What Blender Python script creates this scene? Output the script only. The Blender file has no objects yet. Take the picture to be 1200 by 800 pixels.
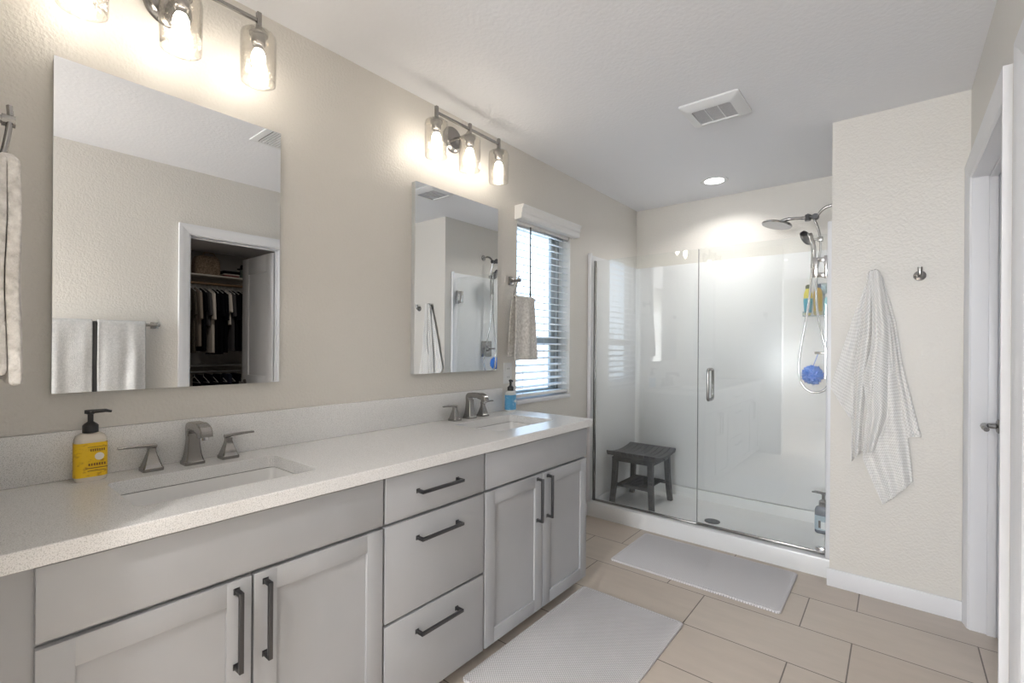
import bpy, bmesh, math, random
from mathutils import Vector, Matrix, noise
random.seed(7)
PI = math.pi
SC = bpy.context.scene
COL = SC.collection

# ------------------------------------------------------------------ camera
cam_d = bpy.data.cameras.new('camera')
cam = bpy.data.objects.new('camera', cam_d); COL.objects.link(cam)
yaw = math.radians(39.069); roll = math.radians(0.41)
fw = Vector((-math.sin(yaw), math.cos(yaw), 0)); rt = Vector((math.cos(yaw), math.sin(yaw), 0)); up = Vector((0, 0, 1))
rt2 = rt*math.cos(roll)+up*math.sin(roll); up2 = -rt*math.sin(roll)+up*math.cos(roll)
M3 = Matrix((rt2, up2, -fw)).transposed()
cam.matrix_world = Matrix.Translation((1.883, 0, 1.32)) @ M3.to_4x4()
cam_d.sensor_width = 36; cam_d.lens = 36*556.34/1200
cam_d.shift_y = 4.7/1200
cam_d.clip_start = .01
SC.camera = cam

# ------------------------------------------------------------------ light + exposure
SC.view_settings.view_transform = 'Standard'; SC.view_settings.look = 'None'
SC.view_settings.gamma = 1; SC.view_settings.use_curve_mapping = False
SC.view_settings.exposure = 1.06
SKY_STRENGTH = 1.8
BULB = 18.5
CLOSET_W = 2.6
DOWNLIGHT_W = 3.2
WINDOW_W = 30.0
BEDROOM_W = 92.0
BED_FILL_W = 16.0
BATH_FILL_W = 9.0
try:
    SC.cycles.max_bounces = 10; SC.cycles.transparent_max_bounces = 24
    SC.cycles.diffuse_bounces = 5; SC.cycles.glossy_bounces = 6; SC.cycles.transmission_bounces = 6
    SC.cycles.sample_clamp_indirect = 4; SC.cycles.sample_clamp_direct = 0
    SC.cycles.caustics_reflective = False; SC.cycles.caustics_refractive = False
    SC.cycles.use_denoising = True
except Exception: pass

world = bpy.data.worlds.new('sky'); SC.world = world; world.use_nodes = True
nt = world.node_tree; nt.nodes.clear()
wo = nt.nodes.new('ShaderNodeOutputWorld'); bg = nt.nodes.new('ShaderNodeBackground')
ramp = nt.nodes.new('ShaderNodeValToRGB'); tc = nt.nodes.new('ShaderNodeTexCoord'); sp = nt.nodes.new('ShaderNodeSeparateXYZ')
nt.links.new(tc.outputs['Generated'], sp.inputs[0]); nt.links.new(sp.outputs['Z'], ramp.inputs[0])
ramp.color_ramp.elements[0].position = 0.0; ramp.color_ramp.elements[0].color = (.72, .86, 1.0, 1)
ramp.color_ramp.elements[1].position = 0.45; ramp.color_ramp.elements[1].color = (.42, .72, 1.15, 1)
nt.links.new(ramp.outputs[0], bg.inputs[0]); bg.inputs[1].default_value = SKY_STRENGTH
nt.links.new(bg.outputs[0], wo.inputs[0])

def area(name, loc, direction, sx, sy, power, color=(1, 1, 1), spread=None, shape='RECTANGLE'):
    d = bpy.data.lights.new(name, 'AREA'); d.shape = shape; d.size = sx
    if shape == 'RECTANGLE': d.size_y = sy
    d.energy = power; d.color = color
    if spread: d.spread = spread
    o = bpy.data.objects.new(name, d); COL.objects.link(o); o.location = loc
    o.rotation_euler = Vector(direction).to_track_quat('-Z', 'Z').to_euler()
    return o

# daylight coming in at the bathroom window, at the big bedroom window behind the camera, plus an added closet fill light
po = area('window_portal', (-.17, 2.68, 1.56), (1, 0, 0), 1.2, .64, 1)
try: po.data.cycles.is_portal = True
except Exception: po.data.energy = 0
area('bedroom_daylight', (1.50, -3.48, 1.435), (0, 1, 0), 1.31, 1.33, BEDROOM_W, (.96, .98, 1.0))
area('closet_fill_light', (3.9, 2.2, 2.515), (0, 0, -1), .3, .3, CLOSET_W, (1, .93, .86))  # added fill light, brightens the closet seen in the mirror

sun_d = bpy.data.lights.new('sun', 'SUN'); sun_d.energy = 4.0; sun_d.angle = .01
sun = bpy.data.objects.new('sun', sun_d); COL.objects.link(sun)
sun.rotation_euler = Vector((-.62, .25, -.85)).to_track_quat('-Z', 'Y').to_euler()

# ------------------------------------------------------------------ materials
def mat(name, col=(.8, .8, .8), rough=.5, metal=0., spec=None, coat=0., trans=0., emis=None, estr=0.):
    m = bpy.data.materials.new(name); m.use_nodes = True
    b = m.node_tree.nodes['Principled BSDF']
    b.inputs['Base Color'].default_value = (*col, 1); b.inputs['Roughness'].default_value = rough
    b.inputs['Metallic'].default_value = metal
    if spec is not None: b.inputs['Specular IOR Level'].default_value = spec
    if coat: b.inputs['Coat Weight'].default_value = coat
    if trans: b.inputs['Transmission Weight'].default_value = trans
    if emis: b.inputs['Emission Color'].default_value = (*emis, 1); b.inputs['Emission Strength'].default_value = estr
    return m
def N(m, t, **kw):
    n = m.node_tree.nodes.new(t)
    for k, v in kw.items(): setattr(n, k, v)
    return n
def L(m, a, b): m.node_tree.links.new(a, b)
def bsdf(m): return m.node_tree.nodes['Principled BSDF']
def coords(m, kind='Object', scale=(1, 1, 1)):
    t = N(m, 'ShaderNodeTexCoord'); mp = N(m, 'ShaderNodeMapping'); mp.inputs['Scale'].default_value = scale
    L(m, t.outputs[kind], mp.inputs[0]); return mp.outputs[0]
def bump(m, height, strength=.3, dist=.002):
    b = N(m, 'ShaderNodeBump'); b.inputs['Strength'].default_value = strength; b.inputs['Distance'].default_value = dist
    L(m, height, b.inputs['Height']); L(m, b.outputs[0], bsdf(m).inputs['Normal']); return b
def noise_node(m, vec, scale, detail=3, rough=.5):
    n = N(m, 'ShaderNodeTexNoise'); n.inputs['Scale'].default_value = scale; n.inputs['Detail'].default_value = detail
    n.inputs['Roughness'].default_value = rough; L(m, vec, n.inputs['Vector']); return n
def mixcol(m, fac, a, b):
    r = N(m, 'ShaderNodeValToRGB'); r.color_ramp.elements[0].color = (*a, 1); r.color_ramp.elements[1].color = (*b, 1)
    L(m, fac, r.inputs[0]); return r
def textured_paint(name, col, rough, scale, strength, dist=.003, spec=.5):
    m = mat(name, col, rough, spec=spec); v = coords(m)
    n = noise_node(m, v, scale, 2, .45)
    r = N(m, 'ShaderNodeValToRGB'); r.color_ramp.elements[0].position = .38; r.color_ramp.elements[1].position = .62
    L(m, n.outputs[0], r.inputs[0]); bump(m, r.outputs[0], strength, dist); return m
def noisy(name, a, b, rough, scale, bscale=None, bstr=0., dist=.001, metal=0., stretch=(1, 1, 1), p0=.3, p1=.7):
    m = mat(name, a, rough, metal); v = coords(m, scale=stretch); n = noise_node(m, v, scale, 4)
    r = mixcol(m, n.outputs[0], a, b); r.color_ramp.elements[0].position = p0; r.color_ramp.elements[1].position = p1
    L(m, r.outputs[0], bsdf(m).inputs['Base Color'])
    if bscale: bump(m, noise_node(m, v, bscale, 3).outputs[0], bstr, dist)
    return m

M_wall = textured_paint('wall_paint', (.69, .665, .622), .40, 95, .24)
M_ceil = textured_paint('ceiling_paint', (.83, .84, .87), .7, 60, .14)
M_trim = mat('white_trim_paint', (.76, .765, .79), .35)
M_door = mat('door_paint', (.72, .73, .76), .38)
M_cab = noisy('cabinet_paint', (.385, .395, .415), (.405, .415, .435), .42, 6)
M_kick = mat('toe_kick_paint', (.22, .22, .22), .6)
M_gun = mat('dark_pull_metal', (.10, .10, .105), .35, .85)
M_nickel = mat('brushed_nickel', (.33, .32, .31), .26, 1.)
M_chrome = mat('chrome', (.55, .55, .56), .12, 1.)
M_black = mat('black_plastic', (.012, .012, .014), .35)
M_mirror = mat('mirror_silver', (.90, .91, .91), .0, 1.)
M_mback = mat('mirror_edge', (.55, .57, .58), .3)
M_porc = mat('white_porcelain', (.80, .80, .80), .12, coat=.5)
M_surr = noisy('acrylic_surround', (.78, .785, .80), (.80, .805, .815), .26, 3)
M_pan = mat('acrylic_base', (.74, .745, .75), .28)
M_vinyl = mat('window_vinyl', (.42, .42, .40), .5)
M_slat = mat('blind_slat', (.84, .84, .83), .45)
M_cord = mat('blind_cord', (.6, .6, .58), .8)
M_wand = mat('dark_wand', (.08, .07, .06), .5)
M_plastic = mat('white_plastic', (.74, .75, .76), .4)
M_grill = noisy('grille_dark', (.40, .405, .42), (.62, .62, .64), .7, 160, stretch=(1, 3, 1))
M_slot = mat('slot_dark', (.16, .16, .17), .8)
M_lit = mat('lit_lens', (1, 1, 1), .5, emis=(1, .97, .93), estr=6.0)
M_bulb = mat('lit_bulb', (1, .9, .8), .5, emis=(1, .92, .82), estr=BULB)
M_fil = mat('lit_filament', (1, .8, .6), .5, emis=(1, .86, .68), estr=BULB*3.0)
M_dark = mat('dark_shadow_gap', (.05, .05, .05), .9)

# quartz
M_quartz = mat('speckled_quartz', (.78, .78, .77), .22)
v = coords(M_quartz); n1 = noise_node(M_quartz, v, 420, 2, .6); r1 = mixcol(M_quartz, n1.outputs[0], (.50, .50, .50), (.80, .80, .80))
r1.color_ramp.elements[0].position = .30; r1.color_ramp.elements[1].position = .52
L(M_quartz, r1.outputs[0], bsdf(M_quartz).inputs['Base Color'])

# floor tile
M_floor = mat('beige_floor_tile', (.5, .45, .39), .38)
t = N(M_floor, 'ShaderNodeTexCoord'); mp = N(M_floor, 'ShaderNodeMapping'); mp.inputs['Location'].default_value = (.384, .36, 0)
L(M_floor, t.outputs['Object'], mp.inputs[0])
br = N(M_floor, 'ShaderNodeTexBrick'); br.offset = .683; br.offset_frequency = 2; br.squash = 1
br.inputs['Scale'].default_value = 1; br.inputs['Brick Width'].default_value = .638; br.inputs['Row Height'].default_value = .33
br.inputs['Mortar Size'].default_value = .0028; br.inputs['Mortar Smooth'].default_value = .1; br.inputs['Bias'].default_value = 0
br.inputs['Color1'].default_value = (.525, .45, .385, 1); br.inputs['Color2'].default_value = (.56, .49, .425, 1); br.inputs['Mortar'].default_value = (.17, .14, .12, 1)
L(M_floor, mp.outputs[0], br.inputs['Vector'])
v = coords(M_floor, scale=(1.2, 5, 1)); nn = noise_node(M_floor, v, 3.5, 6, .6); rr = mixcol(M_floor, nn.outputs[0], (.86, .86, .86), (1.08, 1.08, 1.08))
mx = N(M_floor, 'ShaderNodeMix'); mx.data_type = 'RGBA'; mx.blend_type = 'MULTIPLY'; mx.inputs[0].default_value = 1
L(M_floor, br.outputs['Color'], mx.inputs[6]); L(M_floor, rr.outputs[0], mx.inputs[7]); L(M_floor, mx.outputs[2], bsdf(M_floor).inputs['Base Color'])
inv = N(M_floor, 'ShaderNodeMath'); inv.operation = 'SUBTRACT'; inv.inputs[0].default_value = 1; L(M_floor, br.outputs['Fac'], inv.inputs[1])
bump(M_floor, inv.outputs[0], .5, .002)

def weave(name, a, b, sx, sy, strength, rough=.95, uv='UV', dist=.004):
    """woven cloth: a grid of small cells, dark in the hollows of the weave"""
    m = mat(name, a, rough, spec=.1); v = coords(m, uv, (sx, sy, 1))
    s = N(m, 'ShaderNodeSeparateXYZ'); L(m, v, s.inputs[0])
    def wv(o):
        f = N(m, 'ShaderNodeMath'); f.operation = 'MULTIPLY'; f.inputs[1].default_value = 2*PI; L(m, o, f.inputs[0])
        g = N(m, 'ShaderNodeMath'); g.operation = 'SINE'; L(m, f.outputs[0], g.inputs[0]); return g.outputs[0]
    mu = N(m, 'ShaderNodeMath'); mu.operation = 'MULTIPLY'; L(m, wv(s.outputs[0]), mu.inputs[0]); L(m, wv(s.outputs[1]), mu.inputs[1])
    ad = N(m, 'ShaderNodeMath'); ad.operation = 'MULTIPLY_ADD'; ad.inputs[1].default_value = .5; ad.inputs[2].default_value = .5; L(m, mu.outputs[0], ad.inputs[0])
    r = mixcol(m, ad.outputs[0], a, b); L(m, r.outputs[0], bsdf(m).inputs['Base Color'])
    bump(m, ad.outputs[0], strength, dist); return m
M_waffle = weave('waffle_cotton', (.70, .69, .67), (.93, .92, .90), 1, 1, .6)
M_handtowel = weave('grey_beige_terry', (.42, .405, .38), (.66, .64, .61), 1, 1, .9)
M_bartowel = noisy('pale_grey_terry', (.46, .46, .46), (.58, .58, .575), .95, 90, 260, .8, .003)
M_ringtowel = noisy('beige_terry', (.50, .48, .455), (.76, .74, .71), .95, 70, 200, .9, .003)
M_strip = mat('charcoal_strip', (.05, .05, .05), .9)
M_mat = weave('ribbed_bath_mat', (.46, .445, .455), (.84, .82, .84), 75, 95, .9, uv='Object', dist=.003)

M_stool = noisy('grey_stained_wood', (.055, .055, .06), (.115, .115, .12), .55, 14, 40, .4, .001, stretch=(1, 6, 6))
M_loofah = mat('blue_mesh', (.0, .20, .80), .6)
M_wicker = noisy('woven_wicker', (.16, .11, .07), (.42, .32, .23), .9, 60, 90, 1, .006)

def clear_glass(name, tint=(1, 1, 1), rough=0., fres=1.45, bscale=None, bstr=.0, extra=0.):
    m = bpy.data.materials.new(name); m.use_nodes = True; nt = m.node_tree; nt.nodes.clear()
    o = nt.nodes.new('ShaderNodeOutputMaterial'); mx = nt.nodes.new('ShaderNodeMixShader'); tr = nt.nodes.new('ShaderNodeBsdfTransparent')
    gl = nt.nodes.new('ShaderNodeBsdfGlossy'); fr = nt.nodes.new('ShaderNodeFresnel'); fr.inputs['IOR'].default_value = fres
    tr.inputs[0].default_value = (*tint, 1); gl.inputs['Roughness'].default_value = rough
    geo = nt.nodes.new('ShaderNodeNewGeometry'); ior = nt.nodes.new('ShaderNodeMapRange')   # thin pane: same reflectance from either side
    ior.inputs['To Min'].default_value = fres; ior.inputs['To Max'].default_value = 1/fres
    nt.links.new(geo.outputs['Backfacing'], ior.inputs['Value']); nt.links.new(ior.outputs[0], fr.inputs['IOR'])
    src = fr.outputs[0]
    if extra:
        a = nt.nodes.new('ShaderNodeMath'); a.operation = 'ADD'; a.inputs[1].default_value = extra; a.use_clamp = True
        nt.links.new(src, a.inputs[0]); src = a.outputs[0]
    nt.links.new(src, mx.inputs[0]); nt.links.new(tr.outputs[0], mx.inputs[1]); nt.links.new(gl.outputs[0], mx.inputs[2]); nt.links.new(mx.outputs[0], o.inputs[0])
    if bscale:
        t = nt.nodes.new('ShaderNodeTexCoord'); n = nt.nodes.new('ShaderNodeTexNoise'); n.inputs['Scale'].default_value = bscale
        b = nt.nodes.new('ShaderNodeBump'); b.inputs['Strength'].default_value = bstr; b.inputs['Distance'].default_value = .004
        nt.links.new(t.outputs['Object'], n.inputs[0]); nt.links.new(n.outputs[0], b.inputs['Height'])
        nt.links.new(b.outputs[0], gl.inputs['Normal']); nt.links.new(b.outputs[0], fr.inputs['Normal'])
    return m
M_glass = clear_glass('shower_glass', (.975, .985, .98), 0, 1.66)
M_pane = clear_glass('window_glass', (.97, .98, .98))
M_seeded = clear_glass('seeded_glass', (.985, .975, .955), .03, 1.45, 90, .9, .06)
M_acr = clear_glass('clear_acrylic', (.86, .92, .94), .05, 1.5, extra=.08)

# ------------------------------------------------------------------ mesh helpers
class MB:
    def __init__(self): self.bm = bmesh.new()
    def box(self, x0, x1, y0, y1, z0, z1, bevel=0., seg=2):
        r = bmesh.ops.create_cube(self.bm, size=1, matrix=Matrix.Translation(((x0+x1)/2, (y0+y1)/2, (z0+z1)/2)) @ Matrix.Diagonal((abs(x1-x0), abs(y1-y0), abs(z1-z0), 1)))
        if bevel:
            es = list({e for v in r['verts'] for e in v.link_edges})
            bmesh.ops.bevel(self.bm, geom=es, offset=bevel, segments=seg, affect='EDGES', profile=.5)
        return self
    def tube(self, pts, r, n=12, cap=True, closed=False):
        pts = [Vector(p) for p in pts]; k = len(pts); rings = []
        rr = [r[min(len(r)-1, int(i*(len(r)-1)/max(1, k-1)+.5))] for i in range(k)] if isinstance(r, (list, tuple)) else [r]*k
        prev = None
        for i, p in enumerate(pts):
            if closed: d = (pts[(i+1) % k]-pts[i-1])
            else: d = pts[min(i+1, k-1)]-pts[max(i-1, 0)]
            d.normalize()
            if prev is None:
                a = Vector((0, 0, 1)) if abs(d.z) < .9 else Vector((1, 0, 0)); u = d.cross(a).normalized()
            else: u = (prev-d*prev.dot(d)).normalized()
            prev = u; w = d.cross(u)
            rings.append([self.bm.verts.new(p+(u*math.cos(2*PI*j/n)+w*math.sin(2*PI*j/n))*rr[i]) for j in range(n)])
        for i in range(k if closed else k-1):
            a, b = rings[i], rings[(i+1) % k]
            for j in range(n): self.bm.faces.new((a[j], a[(j+1) % n], b[(j+1) % n], b[j]))
        if cap and not closed:
            self.bm.faces.new(list(reversed(rings[0]))); self.bm.faces.new(rings[-1])
        return self
    def rings(self, rings, cap0=True, cap1=True, closed=True):
        """loft through lists of points of equal length"""
        rv = [[self.bm.verts.new(p) for p in r] for r in rings]; n = len(rv[0])
        for a, b in zip(rv, rv[1:]):
            for j in range(n if closed else n-1): self.bm.faces.new((a[j], a[(j+1) % n], b[(j+1) % n], b[j]))
        if cap0: self.bm.faces.new(list(reversed(rv[0])))
        if cap1: self.bm.faces.new(rv[-1])
        return self
    def lathe(self, prof, c=(0, 0, 0), axis='Z', n=32, cap=True):
        c = Vector(c); R = []
        for r, h in prof:
            ring = []
            for j in range(n):
                a = 2*PI*j/n; x, y = r*math.cos(a), r*math.sin(a)
                ring.append(c+Vector({'Z': (x, y, h), 'X': (h, x, y), 'Y': (y, h, x)}[axis]))
            R.append(ring)
        return self.rings(R, cap, cap)
    def prism(self, outline, d0, d1, axis='Y'):
        """outline: 2D points; extruded from d0 to d1 along axis"""
        def P(a, b, d): return {'Y': (a, d, b), 'X': (d, a, b), 'Z': (a, b, d)}[axis]
        return self.rings([[P(a, b, d0) for a, b in outline], [P(a, b, d1) for a, b in outline]])
    def grid(self, fn, nu, nv, uvscale=None):
        vs = [[self.bm.verts.new(fn(i/nu, j/nv)) for j in range(nv+1)] for i in range(nu+1)]
        uvl = self.bm.loops.layers.uv.verify() if uvscale else None
        for i in range(nu):
            for j in range(nv):
                f = self.bm.faces.new((vs[i][j], vs[i+1][j], vs[i+1][j+1], vs[i][j+1]))
                if uvl:
                    for l, (a, b) in zip(f.loops, ((i, j), (i+1, j), (i+1, j+1), (i, j+1))):
                        l[uvl].uv = (a/nu*uvscale[0], b/nv*uvscale[1])
        return self
    def obj(self, name, m, parent=None, smooth=True, angle=40, recalc=True, **props):
        if recalc: bmesh.ops.recalc_face_normals(self.bm, faces=self.bm.faces)
        if smooth:
            lim = math.radians(angle)
            for e in self.bm.edges:
                if len(e.link_faces) == 2 and e.calc_face_angle(0) > lim: e.smooth = False
            for f in self.bm.faces: f.smooth = True
        me = bpy.data.meshes.new(name); self.bm.to_mesh(me); self.bm.free()
        if m: me.materials.append(m)
        o = bpy.data.objects.new(name, me); COL.objects.link(o)
        if parent is not None:
            o.parent = parent; o.matrix_parent_inverse = Matrix.Translation(-parent.location) @ Matrix.Identity(4) if parent.type == 'EMPTY' and parent.rotation_euler[2] == 0 and parent.parent is None else Matrix.Identity(4)
        for k, v in props.items(): o[k] = v
        return o
def thing(name, label, cat, loc=(0, 0, 0), group=None):
    o = bpy.data.objects.new(name, None); COL.objects.link(o); o.location = loc; o.empty_display_size = .05
    o['label'] = label; o['category'] = cat
    if group: o['group'] = group
    return o
def tag(o, label, cat, group=None):
    o['label'] = label; o['category'] = cat
    if group: o['group'] = group
    return o
def dup(root, d, label=None):
    """copy a thing with its parts and sub-parts, moved by d"""
    r = root.copy(); COL.objects.link(r); r.location = Vector(root.location)+Vector(d)
    if label: r['label'] = label
    for ch in list(root.children):
        c = ch.copy(); COL.objects.link(c); c.parent = r
        for g in list(ch.children):
            e = g.copy(); COL.objects.link(e); e.parent = c
    return r
def struct(name, mb, m, parent=None, **k):
    o = mb.obj(name, m, parent, **k)
    if parent is None: o['kind'] = 'structure'
    return o
def panel_holes(a0, a1, b0, b1, d0, d1, holes, axis):
    """wall slab normal to axis, spanning a (X or Y) and b (Z), thickness d0..d1, with rectangular holes (a0,a1,b0,b1)"""
    A = sorted({a0, a1, *[h[0] for h in holes], *[h[1] for h in holes]}); B = sorted({b0, b1, *[h[2] for h in holes], *[h[3] for h in holes]})
    A = [a for a in A if a0 <= a <= a1]; B = [b for b in B if b0 <= b <= b1]
    mb = MB(); V = {}
    def P(a, b, d):
        k = (round(a, 5), round(b, 5), d)
        if k not in V: V[k] = mb.bm.verts.new({'X': (d, a, b), 'Y': (a, d, b), 'Z': (a, b, d)}[axis])
        return V[k]
    def solid(i, j):
        if i < 0 or j < 0 or i >= len(A)-1 or j >= len(B)-1: return False
        ca, cb = (A[i]+A[i+1])/2, (B[j]+B[j+1])/2
        return not any(h[0] < ca < h[1] and h[2] < cb < h[3] for h in holes)
    for i in range(len(A)-1):
        for j in range(len(B)-1):
            if not solid(i, j): continue
            p = [(A[i], B[j]), (A[i+1], B[j]), (A[i+1], B[j+1]), (A[i], B[j+1])]
            for d in (d0, d1): mb.bm.faces.new([P(a, b, d) for a, b in p])
            for q, (di, dj) in enumerate(((0, -1), (1, 0), (0, 1), (-1, 0))):
                if not solid(i+di, j+dj):
                    (a, b), (c, e) = p[q], p[(q+1) % 4]
                    mb.bm.faces.new([P(a, b, d0), P(c, e, d0), P(c, e, d1), P(a, b, d1)])
    return mb
def modif(o, kind, **kw):
    m = o.modifiers.new(kind.lower(), kind)
    for k, v in kw.items(): setattr(m, k, v)
    return m
def rrect(x0, x1, y0, y1, r, n=5):
    out = []
    for cx, cy, a0 in ((x1-r, y1-r, 0), (x0+r, y1-r, 90), (x0+r, y0+r, 180), (x1-r, y0+r, 270)):
        for k in range(n+1):
            a = math.radians(a0+90*k/n); out.append((cx+r*math.cos(a), cy+r*math.sin(a)))
    return out
def arc(c, r, a0, a1, n, plane='XZ'):
    o = []
    for k in range(n+1):
        a = math.radians(a0+(a1-a0)*k/n); p, q = r*math.cos(a), r*math.sin(a)
        o.append((c[0]+p, c[1], c[2]+q) if plane == 'XZ' else (c[0], c[1]+p, c[2]+q) if plane == 'YZ' else (c[0]+p, c[1]+q, c[2]))
    return o
def spline(pts, n=8):
    """Catmull-Rom through points"""
    P = [Vector(p) for p in pts]; P = [P[0]*2-P[1]]+P+[P[-1]*2-P[-2]]; out = []
    for i in range(1, len(P)-2):
        for k in range(n):
            t = k/n; a, b, c, d = P[i-1:i+3]
            out.append(.5*((2*b)+(c-a)*t+(2*a-5*b+4*c-d)*t*t+(-a+3*b-3*c+d)*t**3))
    out.append(P[-2]); return out
def lerp_poly(pl, s):
    k = s*(len(pl)-1); i = min(int(k), len(pl)-2); t = k-i
    return tuple(pl[i][q]*(1-t)+pl[i+1][q]*t for q in range(len(pl[0])))

# ------------------------------------------------------------------ room shell
C = 2.571; XR = 2.154; YB = 4.146; YS = 3.171; XS = 1.596; WT = .12
WIN = (2.362, 2.995, .965, 2.16)
struct('floor', MB().box(-.14, 5.5, -4.1, 4.3, -.1, 0), M_floor, smooth=False)
struct('ceiling', MB().box(-.14, XR+WT, -4.1, 4.3, C, C+.1), M_ceil, smooth=False)
struct('wall_left', panel_holes(-4.1, 4.3, 0, C, -.16, 0, [WIN], 'X'), M_wall, smooth=False)
struct('wall_back', MB().box(0, XR+WT, YB, YB+.14, 0, C), M_wall, smooth=False)
struct('wall_partition', MB().box(XS, XR, YS, YB, 0, C, ), M_wall, smooth=False)
CL = (1.196, 1.85, 0, 2.105); WC = (2.17, 3.095, 0, 2.125)
struct('wall_right', panel_holes(-4.1, YB, 0, C, XR, XR+WT, [CL, WC], 'X'), M_wall, smooth=False)
struct('wall_near', MB().box(0, .78, -WT, 0, 0, C), M_wall, smooth=False)
struct('wall_bedroom', panel_holes(0, XR, 0, C, -3.55, -3.43, [(.845, 2.15, .77, 2.10)], 'Y'), M_wall, smooth=False)
struct('baseboard_partition', MB().box(XS-.012, XR-.02, YS-.013, YS, 0, .097, .003), M_trim)
struct('baseboard_left', MB().box(0, .012, 2.30, 3.25, 0, .097, .003), M_trim)
struct('baseboard_right', MB().box(XR-.012, XR, 1.925, 2.10, 0, .097, .003).box(XR-.012, XR, -3.9, 1.12, 0, .097, .003), M_trim)

def casing(name, y0, y1, ztop, w, outer_far=None):
    """door casing with a raised outer band, on the bathroom side of the right wall, plus the jamb lining and stop"""
    prof = [(0, 0), (.006, -.009), (.018, -.014), (w*.55, -.016), (w-.014, -.022), (w, -.022), (w, 0)]
    of = outer_far or y1+w
    mb = MB()
    def strip(path_fn): pass
    # near leg, far leg, head
    near = [(XR+d, y0-a) for a, d in prof]; far = [(XR+d, y1+a*(of-y1)/w) for a, d in prof]
    mb.rings([[(x, y, 0) for x, y in near], [(x, y, ztop+(y0-y)) for x, y in near], ])
    mb.rings([[(x, y, 0) for x, y in far], [(x, y, ztop+(y-y1)*w/(of-y1)) for x, y in far]])
    h0 = [(XR+d, y0-a, ztop+a) for a, d in prof]; h1 = [(XR+d, y1+a*(of-y1)/w, ztop+a) for a, d in prof]
    mb.rings([h0, h1])
    o = struct(name, mb, M_trim, angle=25)
    j = MB().box(XR-.002, XR+WT+.002, y0-.012, y0+.003, 0, ztop).box(XR-.002, XR+WT+.002, y1-.003, y1+.012, 0, ztop).box(XR-.002, XR+WT+.002, y0, y1, ztop-.003, ztop+.012)
    j.box(XR+.055, XR+.085, y0+.003, y0+.014, 0, ztop-.003, .002).box(XR+.055, XR+.085, y1-.014, y1-.003, 0, ztop-.003, .002).box(XR+.055, XR+.085, y0+.003, y1-.003, ztop-.014, ztop-.003, .002)
    j.obj('jamb', M_trim, o)
casing('trim_1', CL[0], CL[1], CL[3], .072)
casing('trim_2', WC[0], WC[1], WC[3], .072, YS-.004)

w2 = struct('window_2', MB().box(.845, .885, -3.47, -3.43, .77, 2.10).box(2.11, 2.15, -3.47, -3.43, .77, 2.10).box(.845, 2.15, -3.47, -3.43, 1.40, 1.44), M_trim)
g = MB()
for k in range(26): g.box(.86, 2.14, -3.425, -3.385, .79+k*.05, .793+k*.05)
g.obj('blind_slats', M_slat, w2, smooth=False)

# toilet-room door (closed) and closet door (open)
def door_leaf(name, fn, w, h, handle_side, hz=.965):
    """leaf of width w; fn maps (along, depth, z) to the world; two raised stiles round a recessed panel"""
    mb = MB()
    def bx(a0, a1, d0, d1, z0, z1, bv=0.):
        t = MB().box(a0, a1, d0, d1, z0, z1, bv)
        for v in t.bm.verts: v.co = Vector(fn(*v.co))
        me = bpy.data.meshes.new('t'); t.bm.to_mesh(me); t.bm.free(); mb.bm.from_mesh(me); bpy.data.meshes.remove(me)
    bx(0, w, .010, .030, .008, h)
    st = .125
    for (a0, a1, z0, z1) in ((0, st, .008, h), (w-st, w, .008, h), (st, w-st, h-.15, h), (st, w-st, .008, .22), (st, w-st, .92, 1.04)):
        bx(a0, a1, .0, .040, z0, z1, .003)
    return struct(name, mb, M_door)
d2 = door_leaf('door_2', lambda a, d, z: (XR+.088+d, WC[0]+.006+a, z), WC[1]-WC[0]-.012, WC[3]-.006, 1)
lv = MB(); ly = 3.03; lz = .972; lx = XR+.088
lv.lathe([(.0, 0), (.031, 0), (.031, -.008), (.024, -.012), (.012, -.014), (.011, -.05), (0, -.05)], (lx, ly, lz), 'X')
lv.tube(spline([(lx-.046, ly, lz), (lx-.055, ly-.03, lz+.003), (lx-.058, ly-.075, lz), (lx-.055, ly-.115, lz-.004)]), [.012]*12+[.011]*8+[.010]*5)
lv.obj('door_lever', M_nickel, d2, label='brushed nickel lever handle')
d1 = door_leaf('door_1', lambda a, d, z: (XR+WT-.01+a, 1.832+d, z), .61, 2.09, 1)
lv = MB().lathe([(.0, 0), (.031, 0), (.031, -.008), (.024, -.012), (.012, -.014), (.011, -.05), (0, -.05)], (XR+WT+.53, 1.832, .965), 'Y')
lv.tube([(XR+WT+.53, 1.786, .965), (XR+WT+.47, 1.780, .967), (XR+WT+.42, 1.782, .963)], .009).obj('door_lever', M_nickel, d1, label='brushed nickel lever handle')

# ------------------------------------------------------------------ window, blind and what lies outside
w1 = struct('window_1', MB().box(-.15, -.10, WIN[0], WIN[0]+.05, WIN[2], WIN[3], .003).box(-.15, -.10, WIN[1]-.05, WIN[1], WIN[2], WIN[3], .003)
    .box(-.15, -.10, WIN[0], WIN[1], WIN[2], WIN[2]+.05, .003).box(-.15, -.10, WIN[0], WIN[1], WIN[3]-.05, WIN[3], .003), M_vinyl)
MB().box(-.128, -.095, WIN[0]+.045, WIN[1]-.045, 1.325, 1.375, .003).box(-.13, -.105, WIN[1]-.095, WIN[1]-.052, WIN[2]+.05, WIN[3]-.05, .003).obj('sash_frame', M_vinyl, w1)
MB().box(-.140, -.136, WIN[0]+.05, WIN[1]-.05, WIN[2]+.05, 1.33).box(-.124, -.120, WIN[0]+.05, WIN[1]-.09, 1.37, WIN[3]-.05).obj('window_pane', M_pane, w1, smooth=False)
struct('trim_3', MB().box(-.10, .012, WIN[0]+.001, WIN[1]-.001, WIN[2]-.022, WIN[2]+.004, .003), M_trim)
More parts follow.
